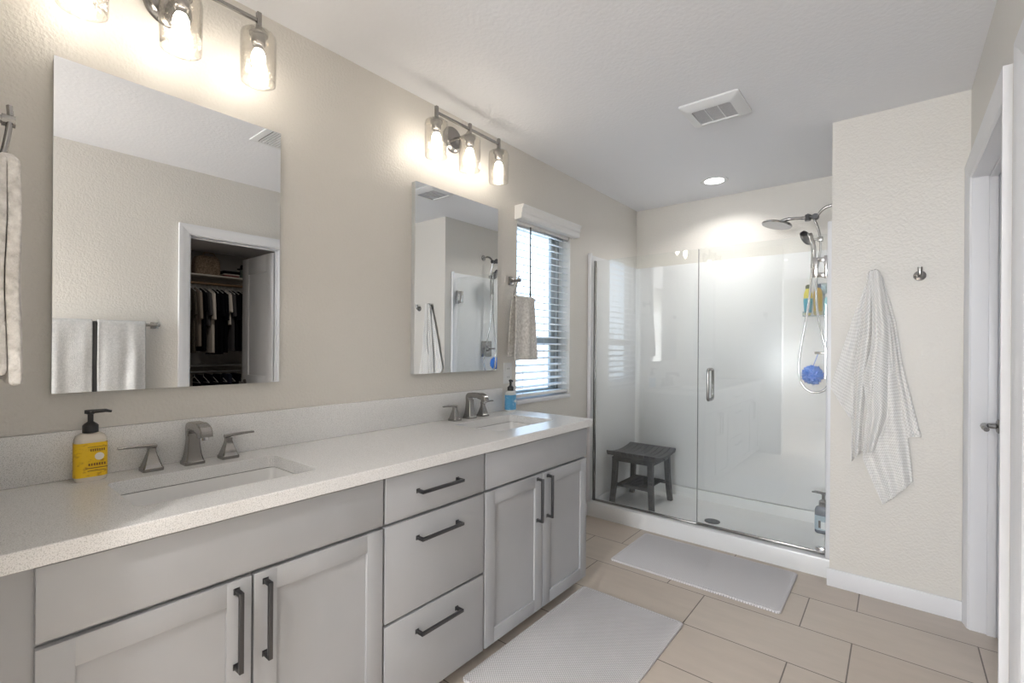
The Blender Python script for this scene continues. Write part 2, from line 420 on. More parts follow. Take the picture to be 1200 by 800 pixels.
# white frame around the opening and the return
bl = thing('window_blind', 'white horizontal slat blind with a moulded valance hanging in the window', 'blind', (0, 2.68, 2.16))
pr = [(0, 2.118), (.050, 2.118), (.058, 2.128), (.056, 2.150), (.062, 2.160), (.062, 2.180), (.072, 2.195), (.072, 2.205), (0, 2.205)]
MB().rings([[(x, y, z) for x, z in pr] for y in (2.335, 3.035)]).obj('valance', M_slat, bl, angle=25)
MB().box(-.06, -.01, WIN[0]+.008, WIN[1]-.008, 2.10, 2.145, .003).obj('headrail', M_slat, bl)
sl = MB()
zb = 1.000; ns = 23; pitch = (2.088-zb)/ns
for k in range(1, ns+1):
    z = zb+k*pitch; R = []
    for y in (WIN[0]+.010, WIN[1]-.010):
        top = [(-.062+.05*t/6, z+.0035*math.sin(PI*t/6)+.010*(.5-t/6)) for t in range(7)]
        R.append([(x, y, zz+.0014) for x, zz in top]+[(x, y, zz-.0014) for x, zz in reversed(top)])
    sl.rings(R)
sl.obj('slats', M_slat, bl)
MB().box(-.064, -.010, WIN[0]+.010, WIN[1]-.010, zb-.018, zb+.004, .003).obj('bottom_rail', M_slat, bl)
cd = MB()
for y in (WIN[0]+.085, 2.68, WIN[1]-.085):
    for x in (-.063, -.010): cd.tube([(x, y, zb), (x, y, 2.11)], .0012, 6)
cd.obj('ladder_cord', M_cord, bl)
MB().tube([(-.002, 2.508, 2.10), (.0, 2.508, 1.68)], .0045, 8).tube([(0, 2.508, 1.68), (0, 2.508, 1.62)], .0065, 8).obj('tilt_wand', M_wand, bl)

M_ext = noisy('stucco_outside', (.80, .79, .76), (.86, .85, .82), .9, 30)
struct('wall_neighbour', MB().box(-3.2, -3.0, -3, 9, -.2, 1.62), M_ext, smooth=False)
struct('ground_outside', MB().box(-14, -.16, -6, 14, -.3, -.1), M_ext, smooth=False)

# ------------------------------------------------------------------ vanity
CT = .922; CB = .882; CX = .59; CE = 2.300
FX = .565                       # face of doors
def shaker(parent, name, y0, y1, z0, z1):
    fr = .06; mb = MB().box(FX-.019, FX-.009, y0+.01, y1-.01, z0+.01, z1-.01)
    mb.box(FX-.02, FX, y0, y0+fr, z0, z1, .0015).box(FX-.02, FX, y1-fr, y1, z0, z1, .0015)
    mb.box(FX-.02, FX-.0002, y0+fr-.001, y1-fr+.001, z0, z0+fr, .0012).box(FX-.02, FX-.0002, y0+fr-.001, y1-fr+.001, z1-fr, z1, .0012)
    return mb.obj(name, M_cab, parent)
def slabfront(parent, name, y0, y1, z0, z1):
    return MB().box(FX-.02, FX, y0, y1, z0, z1, .0018).obj(name, M_cab, parent)
def pull(parent, vertical, c, ln=.205):
    y, z = c; s = .0055; x0, x1 = FX-.001, FX+.036
    mb = MB()
    if vertical:
        mb.box(x1-.011, x1, y-s, y+s, z-ln/2, z+ln/2, .001)
        for q in (-1, 1): mb.box(x0, x1-.005, y-s, y+s, z+q*(ln/2-s)-s, z+q*(ln/2-s)+s, .001).box(x0, x0+.004, y-s-.002, y+s+.002, z+q*(ln/2-s)-s-.002, z+q*(ln/2-s)+s+.002)
    else:
        mb.box(x1-.011, x1, y-ln/2, y+ln/2, z-s, z+s, .001)
        for q in (-1, 1): mb.box(x0, x1-.005, y+q*(ln/2-s)-s, y+q*(ln/2-s)+s, z-s, z+s, .001).box(x0, x0+.004, y+q*(ln/2-s)-s-.002, y+q*(ln/2-s)+s+.002, z-s-.002, z+s+.002)
    return mb.obj('handle', M_gun, parent, label='dark metal bar pull')
def carcass(t, y0, y1):
    MB().box(.005, FX-.022, y0, y0+.018, .075, CB).box(.005, FX-.022, y1-.018, y1, .075, CB).box(.005, FX-.022, y0+.018, y1-.018, .075, .093)\
        .box(.005, .02, y0+.018, y1-.018, .093, CB).box(FX-.042, FX-.022, y0+.018, y1-.018, CB-.022, CB-.002).box(FX-.042, FX-.022, y0+.018, y1-.018, .693, .74)\
        .obj('body', M_cab, t)
    MB().box(.005, FX-.085, y0+.001, y1-.001, 0, .075).obj('toe_kick', M_kick, t)
t = thing('sink_cabinet', 'grey shaker base cabinet with two doors under the sink beside the yellow soap', 'cabinet', (.28, .48, 0), 'bathroom vanity cabinets')
carcass(t, .088, .958)
MB().box(.02, FX-.0185, .003, .0875, .060, CB-.001).obj('filler_panel', M_cab, t)
MB().box(FX-.0415, FX-.0215, .088, .150, .060, CB-.001).obj('face_stile', M_cab, t)
slabfront(t, 'false_front', .137, .954, .721, .873)
a = shaker(t, 'door', .137, .5425, .063, .709); pull(a, True, (.505, .586))
a = shaker(t, 'door', .5485, .954, .063, .709); pull(a, True, (.577, .586))
t = thing('drawer_cabinet', 'grey three drawer cabinet between the two sink cabinets', 'cabinet', (.28, 1.2, 0), 'bathroom vanity cabinets')
carcass(t, .959, 1.452)
for z0, z1, hz in ((.721, .873, .803), (.386, .709, .637), (.063, .376, .305)):
    pull(slabfront(t, 'drawer', .963, 1.448, z0, z1), False, (1.197, hz))
t = thing('sink_cabinet', 'grey shaker base cabinet with two doors nearest the glass shower', 'cabinet', (.28, 1.87, 0), 'bathroom vanity cabinets')
carcass(t, 1.453, 2.286)
slabfront(t, 'false_front', 1.459, 2.280, .721, .873)
a = shaker(t, 'door', 1.459, 1.8655, .063, .709); pull(a, True, (1.822, .592))
a = shaker(t, 'door', 1.8715, 2.280, .063, .709); pull(a, True, (1.905, .592))

# worktop with two rounded sink cut-outs
SK = [(.150, .455, .320, .785), (.150, .455, 1.665, 2.130)]
top = MB().box(.004, CX, .003, CE, CB, CT, .003).obj('worktop', M_quartz, smooth=False)
tag(top, 'speckled white quartz worktop running along the whole vanity', 'countertop')
for s in SK:
    c = MB().prism(rrect(s[0], s[1], s[2], s[3], .022), CB-.02, CT+.02, 'Z').obj('cutter', None, smooth=False)
    m = modif(top, 'BOOLEAN', operation='DIFFERENCE', object=c, solver='EXACT')
    dg = bpy.context.evaluated_depsgraph_get(); me = bpy.data.meshes.new_from_object(top.evaluated_get(dg))
    top.modifiers.clear(); top.data = me; bpy.data.objects.remove(c)
tag(MB().box(.001, .021, .003, 2.205, CT+.0005, 1.062, .002).obj('backsplash', M_quartz), 'speckled quartz upstand along the wall behind the taps', 'backsplash')
def sink(s, label):
    t = thing('undermount_sink', label, 'sink', ((s[0]+s[1])/2, (s[2]+s[3])/2, .76), 'undermount basins')
    R = []; x0, x1, y0, y1 = s[0]-.004, s[1]+.004, s[2]-.004, s[3]+.004
    for ins, z, r in ((-.012, CB-.0078, .03), (0, CB-.0078, .024), (.004, .85, .026), (.010, .80, .034), (.020, .775, .045), (.045, .762, .055), (.10, .757, .05), (.135, .755, .012)):
        R.append([(x, y, z) for x, y in rrect(x0+ins, x1-ins, y0+ins, y1-ins, r)])
    b = MB().rings(R, cap0=False).obj('basin', M_porc, t); modif(b, 'SOLIDIFY', thickness=.007, offset=1)
    cx, cy = (x0+x1)/2, (y0+y1)/2
    MB().lathe([(0, .7575), (.022, .7575), (.024, .760), (.020, .763), (.008, .762), (0, .762)], (cx, cy, 0)).obj('drain', M_chrome, t)
sink(SK[0], 'white rectangular basin set in the worktop beside the yellow soap')
sink(SK[1], 'white rectangular basin set in the worktop beside the blue soap')

# faucets (widespread: spout and two lever valves standing on the worktop)
def sq(cx, cy, z, h, ch=.15):
    k = h*ch; return [(cx-h, cy-h+k, z), (cx-h+k, cy-h, z), (cx+h-k, cy-h, z), (cx+h, cy-h+k, z), (cx+h, cy+h-k, z), (cx+h-k, cy+h, z), (cx-h+k, cy+h, z), (cx-h, cy+h-k, z)]
def spout(y, label):
    t = thing('faucet_spout', label, 'faucet', (.072, y, CT), 'nickel sink spouts')
    x = .072; mb = MB()
    mb.rings([sq(x, y, CT+z, h) for z, h in ((0, .029), (.009, .029), (.012, .026), (.03, .0215), (.06, .018), (.085, .0165), (.102, .0165))], True, True)
    # arching neck: a broad flat section swept forwards and down
    path = [(-.002, .092, 0), (-.004, .116, 0), (.006, .127, 0), (.050, .129, 0), (.088, .126, 0), (.108, .117, 0), (.113, .100, 0)]
    R = []
    P = spline([(x+a, y, CT+b) for a, b, h in path], 5); n = len(P)
    for i, p in enumerate(P):
        d = (P[min(i+1, n-1)]-P[max(i-1, 0)]).normalized(); u = Vector((-d.z, 0, d.x)); h = .0125+(.003 if i > n*.55 else 0); w = .0178
        R.append([p+u*h+Vector((0, -w*.8, 0)), p+u*h*.8+Vector((0, -w, 0)), p-u*h*.8+Vector((0, -w, 0)), p-u*h+Vector((0, -w*.8, 0)), p-u*h+Vector((0, w*.8, 0)), p-u*h*.8+Vector((0, w, 0)), p+u*h*.8+Vector((0, w, 0)), p+u*h+Vector((0, w*.8, 0))])
    mb.rings(R); mb.obj('spout', M_nickel, t, angle=30)
    MB().lathe([(0, CT+.092), (.009, CT+.092), (.010, CT+.104), (0, CT+.104)], (x+.113, y, 0), n=16).obj('aerator', M_chrome, t)
def valve(y, s, label):
    t = thing('faucet_valve', label, 'faucet handle', (.072, y, CT), 'nickel lever valves')
    x = .072
    MB().rings([sq(x, y, CT+z, h) for z, h in ((0, .027), (.010, .027), (.013, .024), (.03, .0185), (.05, .0125), (.062, .010), (.070, .0105))]).obj('base', M_nickel, t, angle=30)
    R = []
    for k in range(8):
        u = k/7; yy = y+s*(-.012+.095*u); w = .0085-.002*u; h = .0055-.0025*u; z = CT+.076+.004*math.sin(u*2)
        R.append([(x-w, yy, z-h*.5), (x-w*.7, yy, z-h), (x+w*.7, yy, z-h), (x+w, yy, z-h*.5), (x+w, yy, z+h*.5), (x+w*.7, yy, z+h), (x-w*.7, yy, z+h), (x-w, yy, z+h*.5)])
    MB().rings(R).obj('lever', M_nickel, t, angle=30)
for ys, yl, yr, who in ((.556, .444, .664, 'yellow soap'), (1.868, 1.757, 1.975, 'blue soap')):
    spout(ys, 'arched brushed nickel spout over the basin beside the %s' % who)
    valve(yl, -1, 'nickel lever valve, left one at the basin by the %s' % who)
    valve(yr, 1, 'nickel lever valve, right one at the basin by the %s' % who)

# ------------------------------------------------------------------ soap bottles
def plastic_label_mat(name, base, dark, light):
    m = noisy(name, base, dark, .45, 55, stretch=(1, 1, 2.2), p0=.55, p1=.72); return m
M_ysoap = plastic_label_mat('yellow_label', (.86, .55, .01), (.50, .24, .01), None)
M_bottle = mat('milky_plastic', (.70, .64, .56), .25)
M_bsoap = plastic_label_mat('blue_label', (.10, .36, .62), (.30, .55, .75), None)
M_bottle2 = mat('milky_plastic_white', (.72, .73, .72), .25)
M_oval = mat('oval_badge', (.85, .80, .72), .5); M_brown = mat('brown_print', (.22, .10, .02), .6)
def pump_bottle(t, cx, cy, z, hx, hy, hb, mb_, ml, spoutdir, ps=1.0, lz=(.09, .80), badge=True):
    """flat oval bottle; half sizes hx, hy; body height hb"""
    def ring(k, zz, e=0.): 
        return [(cx+x, cy+y, z+zz) for x, y in rrect(-(hx*k+e), hx*k+e, -(hy*k+e), hy*k+e, min(hx, hy)*k*.75)]
    MB().rings([ring(.90, 0), ring(.98, .004), ring(1, .012), ring(1, hb*.80), ring(.97, hb*.87), ring(.86, hb*.94), ring(.6, hb*.985), ring(.42, hb)]).obj('bottle', mb_, t, angle=60)
    lb = MB().rings([ring(1, hb*lz[0], .0006), ring(1, hb*lz[1], .0006)], False, False).obj('label_wrap', ml, t, angle=60)
    zt = z+hb
    pm = MB().lathe([(0, 0), (.0165*ps, 0), (.0165*ps, .018*ps), (.013*ps, .022*ps), (.008*ps, .026*ps), (.006*ps, .028*ps), (.006*ps, .046*ps), (.009*ps, .048*ps), (.009*ps, .056*ps), (0, .057*ps)], (cx, cy, zt), n=20)
    d = Vector(spoutdir).normalized(); c = Vector((cx, cy, zt+.053*ps))
    pm.tube([c-d*.012*ps, c, c+d*.030*ps+Vector((0, 0, .001)), c+d*.042*ps+Vector((0, 0, -.003))], [.005*ps, .0055*ps, .0045*ps, .003*ps], 10)
    pm.obj('pump', M_black, t, label='black pump top')
t = thing('soap_bottle', 'hand soap bottle with yellow label and black pump on the worktop', 'soap bottle', (.065, .300, CT))
pump_bottle(t, .065, .300, CT, .024, .037, .138, M_bottle, M_ysoap, (.15, 1, 0), 1.12)
x = .065+.0258
MB().lathe([(0, 0), (.0105, 0), (.0105, .0012), (0, .0012)], (x-.0006, .316, CT+.070), 'X', 24).obj('badge', M_oval, t, label='round cream badge')
pm = MB()
for zz, y0, y1, h in ((.098, .290, .332, .0015), (.089, .296, .330, .0035), (.048, .292, .332, .0035), (.038, .286, .334, .0025), (.030, .290, .330, .002)):
    if h > .003:
        k = 7
        for q in range(k): pm.box(x-.0004, x+.0006, y0+(y1-y0)*q/k, y0+(y1-y0)*(q+.55)/k, CT+zz-h, CT+zz+h)
    else: pm.box(x-.0004, x+.0006, y0, y1, CT+zz-h*.4, CT+zz+h*.4)
pm.obj('print', M_brown, t, smooth=False)
t = thing('soap_bottle', 'white hand soap bottle with blue label and black pump on the worktop', 'soap bottle', (.062, 2.235, CT))
pump_bottle(t, .062, 2.232, CT, .026, .034, .125, M_bottle2, M_bsoap, (1, -.75, 0), 1.15)
MB().lathe([(0, 0), (.008, 0), (.008, .0012), (0, .0012)], (.062+.0275, 2.243, CT+.062), 'X', 20).obj('badge', M_bottle2, t, label='round white badge')

# ------------------------------------------------------------------ mirrors
for y0, y1, lab in ((.222, .857, 'large frameless wall mirror above the basin with the yellow soap'), (1.516, 2.142, 'frameless wall mirror above the basin with the blue soap, near the window')):
    t = thing('wall_mirror', lab, 'mirror', (0, (y0+y1)/2, 1.174), 'vanity mirrors')
    MB().box(.0, .0285, y0+.002, y1-.002, 1.176, 2.129).obj('backing', M_mback, t, smooth=False)
    MB().box(.0285, .030, y0, y1, 1.174, 2.131).obj('glass', M_mirror, t, smooth=False)

# ------------------------------------------------------------------ vanity lights
def vanity_light(yc, label):
    t = thing('vanity_light', label, 'light fixture', (0, yc, 2.45), 'three lamp vanity lights')
    XC = .135; zb = 2.452
    MB().lathe([(0, 0), (.068, 0), (.070, .004), (.066, .010), (.058, .012), (.050, .022), (.0, .026)], (.0, yc, 2.432), 'X', 40).obj('wall_plate', M_nickel, t)
    a = MB().tube(spline([(.02, yc, 2.432), (.07, yc, 2.425), (.115, yc, 2.434), (XC, yc, zb)]), .008); a.obj('arm', M_nickel, t)
    MB().box(XC-.006, XC+.006, yc-.236, yc+.236, zb-.006, zb+.006, .0015).obj('crossbar', M_nickel, t)
    for k in (-1, 0, 1):
        y = yc+k*.232
        MB().box(XC-.0075, XC+.0075, y-.0075, y+.0075, 2.415, 2.482, .001).obj('stem', M_nickel, t)
        MB().lathe([(0, 2.418), (.016, 2.418), (.018, 2.412), (.030, 2.408), (.030, 2.402), (.023, 2.400), (.022, 2.372), (.019, 2.366), (0, 2.366)], (XC, y, 0), n=24).obj('socket', M_nickel, t)
        s = MB().lathe([(.014, 2.412), (.046, 2.411), (.054, 2.405), (.057, 2.394), (.057, 2.300), (.056, 2.245), (.055, 2.236)], (XC, y, 0), n=40, cap=False).obj('glass_shade', M_seeded, t)
        modif(s, 'SOLIDIFY', thickness=.003)
        b = MB().lathe([(0, 2.366), (.010, 2.366), (.012, 2.355), (.021, 2.335), (.023, 2.318), (.020, 2.298), (.012, 2.270), (.006, 2.258), (0, 2.256)], (XC, y, 0), n=20).obj('bulb', M_bulb, t)
        MB().lathe([(0, 2.365), (.0145, 2.365), (.0145, 2.350), (0, 2.350)], (XC, y, 0), n=16).obj('bulb_base', M_chrome, t)
vanity_light(.497, 'nickel vanity light with three seeded glass shades above the large mirror')
vanity_light(1.790, 'nickel vanity light with three seeded glass shades above the mirror near the window')

# ------------------------------------------------------------------ ceiling things
t = thing('exhaust_fan', 'square white exhaust fan grille on the ceiling in front of the shower', 'vent', (1.132, 2.605, C))
x0, x1, y0, y1 = .985, 1.280, 2.465, 2.745
fr = [[(x, y, z) for x, y in rrect(x0+i, x1-i, y0+i, y1-i, .012)] for i, z in ((0, C), (0, C-.008), (.030, C-.026), (.052, C-.028), (.052, C-.016))]
MB().rings(fr, False, False).obj('cover', M_plastic, t, angle=30)
g = MB().box(x0+.05, x1-.05, y0+.05, y1-.05, C-.020, C-.014)
g.obj('grille', M_grill, t)
g = MB()
for k in (1, 2): xx = x0+.05+(x1-x0-.1)*k/3; g.box(xx-.0025, xx+.0025, y0+.05, y1-.05, C-.024, C-.020)
g.obj('louvre', M_plastic, t, smooth=False)
def downlight(x, y, label, w, group=None, r=.098):
    t = thing('recessed_light', label, 'ceiling light', (x, y, C), group)
    MB().lathe([(r, C), (r, C-.004), (r-.012, C-.007), (r-.030, C-.003), (r-.030, C)], (x, y, 0), n=48, cap=False).obj('trim_ring', M_plastic, t)
    MB().lathe([(0, C-.0015), (r-.029, C-.0015), (r-.029, C), (0, C)], (x, y, 0), n=40).obj('lens', M_lit, t)
    d = bpy.data.lights.new('downlight', 'AREA'); d.shape = 'DISK'; d.size = .12; d.energy = w; d.color = (1, .97, .93); d.spread = math.radians(140)
    o = bpy.data.objects.new('downlight_glow', d); COL.objects.link(o); o.location = (x, y, C-.012)
downlight(.805, 3.732, 'lit round recessed light in the ceiling over the shower', DOWNLIGHT_W)
if BATH_FILL_W: downlight(1.35, -.75, 'added fill light, unseen round can in the bathroom doorway ceiling behind the viewer', BATH_FILL_W)  # added fill light out of view, lifts the overall brightness
for xx, yy in ((.6, -1.1), (1.5, -2.2)): downlight(xx, yy, 'added fill light, unseen round can in the adjoining bedroom ceiling behind the viewer', BED_FILL_W, 'added bedroom fill lights')  # fill lights added out of view to flatten the room light
t = thing('air_register', 'white slotted air register on the ceiling, seen only in the large mirror', 'vent', (1.12, 1.38, C))
x0, x1, y0, y1 = .985, 1.26, 1.235, 1.475
MB().rings([[(x, y, z) for x, y in rrect(x0+i, x1-i, y0+i, y1-i, .004)] for i, z in ((0, C), (0, C-.006), (.035, C-.010), (.035, C-.004))], False, False).obj('frame', M_plastic, t, angle=30)
MB().box(x0+.03, x1-.03, y0+.03, y1-.03, C-.005, C-.002).obj('duct', M_slot, t)
g = MB()
for k in range(9): yy = y0+.045+(y1-y0-.09)*k/9; g.box(x0+.03, x1-.03, yy, yy+.011, C-.009, C-.005)
g.obj('louvre', M_plastic, t, smooth=False)

# ------------------------------------------------------------------ outlet
t = thing('wall_outlet', 'white outlet cover on the wall between mirror and window', 'outlet', (0, 2.275, 1.15))
MB().box(0, .006, 2.235, 2.315, 1.085, 1.213, .002).obj('cover_plate', M_plastic, t)
for zz in (1.123, 1.175):
    so = MB().box(.0055, .0075, 2.258, 2.292, zz-.015, zz+.015, .001).obj('socket', M_plastic, t)
    for yy in (2.268, 2.282): MB().box(.0075, .0079, yy-.0015, yy+.0015, zz-.004, zz+.006).obj('slot', M_slot, so, smooth=False)

# ------------------------------------------------------------------ cloth helper: folded towel hanging over a bar
def hung_towel(fn, width, zt, lf, lb, gap, wave, flare=0., seed=0, n=36, thick=.006, uv=None):
    """fn maps (along bar, outward, z) to the world. Path: up the back, over the bar, down the front."""
    path = [(-gap, zt-lb)]; 
    for k in range(1, 10): path.append((-gap, zt-lb+(lb-gap)*k/10))
    for k in range(9): a = PI-PI*k/8; path.append((gap*math.cos(a), zt-gap+gap*math.sin(a)))
    for k in range(1, 19): path.append((gap, zt-gap-(lf-gap)*k/18))
    N_ = len(path)-1
    def f(u, v):
        k = v*N_; i = min(int(k), N_-1); t = k-i; o = path[i][0]*(1-t)+path[i+1][0]*t; z = path[i][1]*(1-t)+path[i+1][1]*t
        s = max(0, (zt-z)/lf); w = width*(1+flare*s)
        a = (u-.5)*w
        side = 1 if o > 0 else -1
        o += side*wave*min(1, s*2.5)*(.6+.4*math.sin(u*9+seed))*(.5+.5*math.sin(u*13+seed*2+s*1.2))
        o += noise.noise(Vector((a*14, z*5, seed)))*.006*min(1, s*3)
        z += noise.noise(Vector((a*8, seed, side)))*.006*s
        return fn(a, o, z)
    mb = MB().grid(f, n, N_*2, uv)
    return mb, thick
def cloth(mb, name, m, parent=None, thick=.006, sub=1):
    o = mb.obj(name, m, parent, angle=180)
    modif(o, 'SOLIDIFY', thickness=thick, offset=0)
    if sub: modif(o, 'SUBSURF', levels=sub, render_levels=sub)
    return o
# towel ring on the left wall, with its hand towel
def ring(fn, label, a1=.062, a2=.062, pe=.078):
    t = thing('towel_ring', label, 'towel ring', fn(0, 0, 0), 'open towel rings')
    o = fn(0, 0, 0)
    mb = MB(); s = .021
    mb.rings([[fn(a, d, z) for a, z in rrect(-h, h, -h, h, .004, 3)] for h, d in ((s+.004, 0), (s+.004, .006), (s, .010))])
    mb.obj('mount', M_nickel, t)
    mb = MB()
    mb.tube([fn(0, .008, 0), fn(0, pe-.006, 0)], .008, 16); mb.tube([fn(0, pe-.018, 0), fn(0, pe, 0)], .011, 16)
    mb.obj('post', M_nickel, t)
    mb = MB().tube(spline([fn(.008, a1, .030), fn(-.003, a1, .002), fn(-.026, (a1+a2)/2, -.055), fn(-.038, a2, -.092), (fn(-.030, a2, -.106)), fn(-.005, a2, -.108), fn(.075, a2, -.108), fn(.165, a2, -.108)]), .0048, 10)
    mb.lathe([(0, 0), (.008, 0), (.008, .012), (0, .012)], fn(.165, a2, -.108), 'Y' if abs(Vector(fn(1, 0, 0))[1]-o[1]) > .5 else 'X', 12)
    mb.obj('ring_bar', M_nickel, t)
    return t
F2 = lambda a, d, z: (.0+d, 2.30+a, 1.722+z)
ring(F2, 'square nickel towel ring on the wall between mirror and window')
mb, th = hung_towel(lambda a, o, z: (.062+o, 2.352+a, z), .190, 1.625, .395, .375, .014, .022, .28, 3)
tag(cloth(mb, 'hand_towel', M_ringtowel, thick=.009), 'beige hand towel hanging from the ring beside the window', 'towel')
F1 = lambda a, d, z: (.60-a, .0+d, 1.730+z)
ring(F1, 'nickel towel ring at the picture edge holding the thick towel', .095, .080, .102)
mb, th = hung_towel(lambda a, o, z: (.600+a, .086+o, z), .170, 1.640, .395, .38, .0085, .002, .34, 1)
o = tag(cloth(mb, 'hand_towel', M_ringtowel, thick=.017), 'thick grey towel cut off by the left picture edge', 'towel')

# towel bar on the right wall (seen in the large mirror)
t = thing('towel_bar', 'straight nickel towel bar on the wall opposite the vanity, seen in the large mirror', 'towel bar', (XR, .68, 1.44))
for yy in (.33, .985):
    MB().box(XR-.008, XR, yy-.022, yy+.022, 1.418, 1.462, .002).box(XR-.078, XR-.005, yy-.009, yy+.009, 1.431, 1.449, .002).obj('mount', M_nickel, t)
MB().tube([(XR-.068, .31, 1.44), (XR-.068, 1.0, 1.44)], .009).obj('bar', M_nickel, t)
fn = lambda yc: (lambda a, o, z: (XR-.068-o, yc+a, z))
mb, th = hung_towel(fn(.53), .235, 1.460, .62, .60, .020, .012, 0, 5)
tag(cloth(mb, 'bath_towel', M_bartowel, thick=.010, sub=0), 'pale grey towel on the reflected bar, left of the dark strip', 'towel')
mb, th = hung_towel(fn(.795), .245, 1.460, .62, .60, .020, .020, 0, 8)
tag(cloth(mb, 'bath_towel', M_bartowel, thick=.010, sub=0), 'pale grey towel on the reflected bar, right of the dark strip', 'towel')
mb, th = hung_towel(fn(.6605), .021, 1.454, .62, .3, .014, .004, .1, 2, 4)
tag(cloth(mb, 'dark_strip', M_strip, thick=.003, sub=0), 'narrow charcoal strip hanging between the two reflected grey towels', 'strap')  # narrow dark strip over the bar between the towels

# robe hooks + waffle towel on the partition wall
def hook(x, z, label):
    t = thing('robe_hook', label, 'hook', (x, YS, z), 'round robe hooks')
    MB().lathe([(0, 0), (.025, 0), (.026, -.004), (.024, -.012), (.011, -.016), (.011, -.030), (0, -.030)], (x, YS, z), 'Y', 32).obj('base', M_nickel, t)
    MB().tube(spline([(x, YS-.026, z-.004), (x, YS-.034, z+.004), (x, YS-.036, z+.018), (x, YS-.036, z+.040)], 4), .0105, 14).obj('peg', M_nickel, t)
hook(1.969, 1.688, 'bare round nickel hook on the wall right of the white towel')
hook(1.790, 1.690, 'round nickel hook hidden under the white waffle towel')
layers = [  # (y at the front, left edge, right edge, folds, amp)
 (3.150, [(1.765, 1.712), (1.698, 1.492), (1.643, 1.285), (1.596, 1.100)], [(1.777, 1.712), (1.745, 1.38), (1.722, 1.12), (1.690, .93)], 2, .006),
 (3.156, [(1.792, 1.708), (1.855, 1.355), (1.875, 1.135), (1.898, .862)], [(1.822, 1.688), (1.873, 1.465), (1.905, 1.224), (1.978, .872)], 2, .007),
 (3.140, [(1.770, 1.722), (1.748, 1.36), (1.738, .98), (1.744, .73), (1.829, .502)], [(1.812, 1.712), (1.86, 1.442), (1.892, 1.224), (1.922, .923), (1.948, .645)], 2.6, .012),
 (3.130, [(1.757, 1.712), (1.728, 1.445), (1.702, 1.173), (1.697, .945), (1.693, .706)], [(1.792, 1.722), (1.809, 1.354), (1.790, 1.132), (1.772, .952), (1.757, .800)], 2.2, .014),
 (3.118, [(1.774, 1.722), (1.782, 1.354), (1.742, 1.150), (1.768, .955), (1.750, .760)], [(1.812, 1.716), (1.853, 1.441), (1.868, 1.225), (1.850, .964), (1.806, .800)], 1.6, .014)]
mb = MB()
for (yb, Lp, Rp, nf, amp) in layers:
    def f(u, v, Lp=Lp, Rp=Rp, yb=yb, nf=nf, amp=amp):
        a = lerp_poly(Lp, v); b = lerp_poly(Rp, v); x = a[0]*(1-u)+b[0]*u; z = a[1]*(1-u)+b[1]*u
        z += .012*math.sin(PI*u)*max(0, 1-v*6)
        s = min(1, v*3+.25); y = yb-amp*1.0*s*math.cos(2*PI*nf*u+.6*v)-.012*math.sin(PI*u)*s
        y = min(y, YS-.006); y = y-(.012*(1-min(1, v*8)))
        return (x, y, z)
    w_ = math.hypot(Rp[2][0]-Lp[2][0], .02); ln = Lp[0][1]-Lp[-1][1]; mb.grid(f, 26, 60, (max(w_, .08)*1.3*58, ln*58))
wt = cloth(mb, 'waffle_towel', M_waffle, thick=.005, sub=1)
tag(wt, 'white waffle weave towel draped from a hook beside the shower', 'towel')

# ------------------------------------------------------------------ shower
t = thing('shower_tray', 'white acrylic shower tray with a raised front curb', 'shower tray', (.8, 3.7, 0))
R = []
x0, x1, y0, y1 = .002, XS-.002, 3.253, YB-.003
for (i0, i1, z, r) in ((0, 0, .0, .004), (0, 0, .100, .004), (.003, .003, .108, .006), (.01, .010, .1105, .008), (.050, .105, .1105, .03), (.056, .117, .104, .034), (.062, .123, .055, .036), (.082, .150, .034, .04)):
    R.append([(x, y, z) for x, y in rrect(x0+i0*.5, x1-i0*.5, y0+i1, y1-i0*.5, r)])
MB().rings(R, cap0=True, cap1=True).obj('pan', M_pan, t, angle=35)
MB().lathe([(0, .033), (.054, .033), (.054, .037), (.046, .038), (.0, .037)], (.83, 3.655, 0), n=32).obj('drain', M_gun, t)
t = thing('shower_surround', 'glossy white acrylic panels lining the shower walls', 'shower wall', (.8, YB, .1))
MB().box(.030, XS-.030, YB-.013, YB-.001, .112, 2.036, .004).obj('back_panel', M_surr, t)
MB().box(.001, .013, 3.255, YB-.002, .112, 2.036, .004).obj('side_panel', M_surr, t)
MB().box(XS-.013, XS-.001, 3.255, YB-.002, .112, 2.036, .004).obj('side_panel', M_surr, t)
for s, xc in ((1, .013), (-1, XS-.013)):
    cv = MB()
    P = [(xc+s*.030*(1-math.sin(a)), YB-.013-.030*(1-math.cos(a))) for a in [PI/2*k/6 for k in range(7)]]
    cv.rings([[(x, y, z) for x, y in P+[(xc, YB-.0135)]] for z in (.112, 2.034)])
    cv.obj('corner_cove', M_surr, t, angle=60)
MB().box(.001, .030, 3.252, 3.272, .112, 2.045, .004).obj('edge_trim', M_trim, t)
MB().box(XS-.028, XS-.001, 3.252, 3.272, .112, 2.045, .004).obj('edge_trim', M_trim, t)

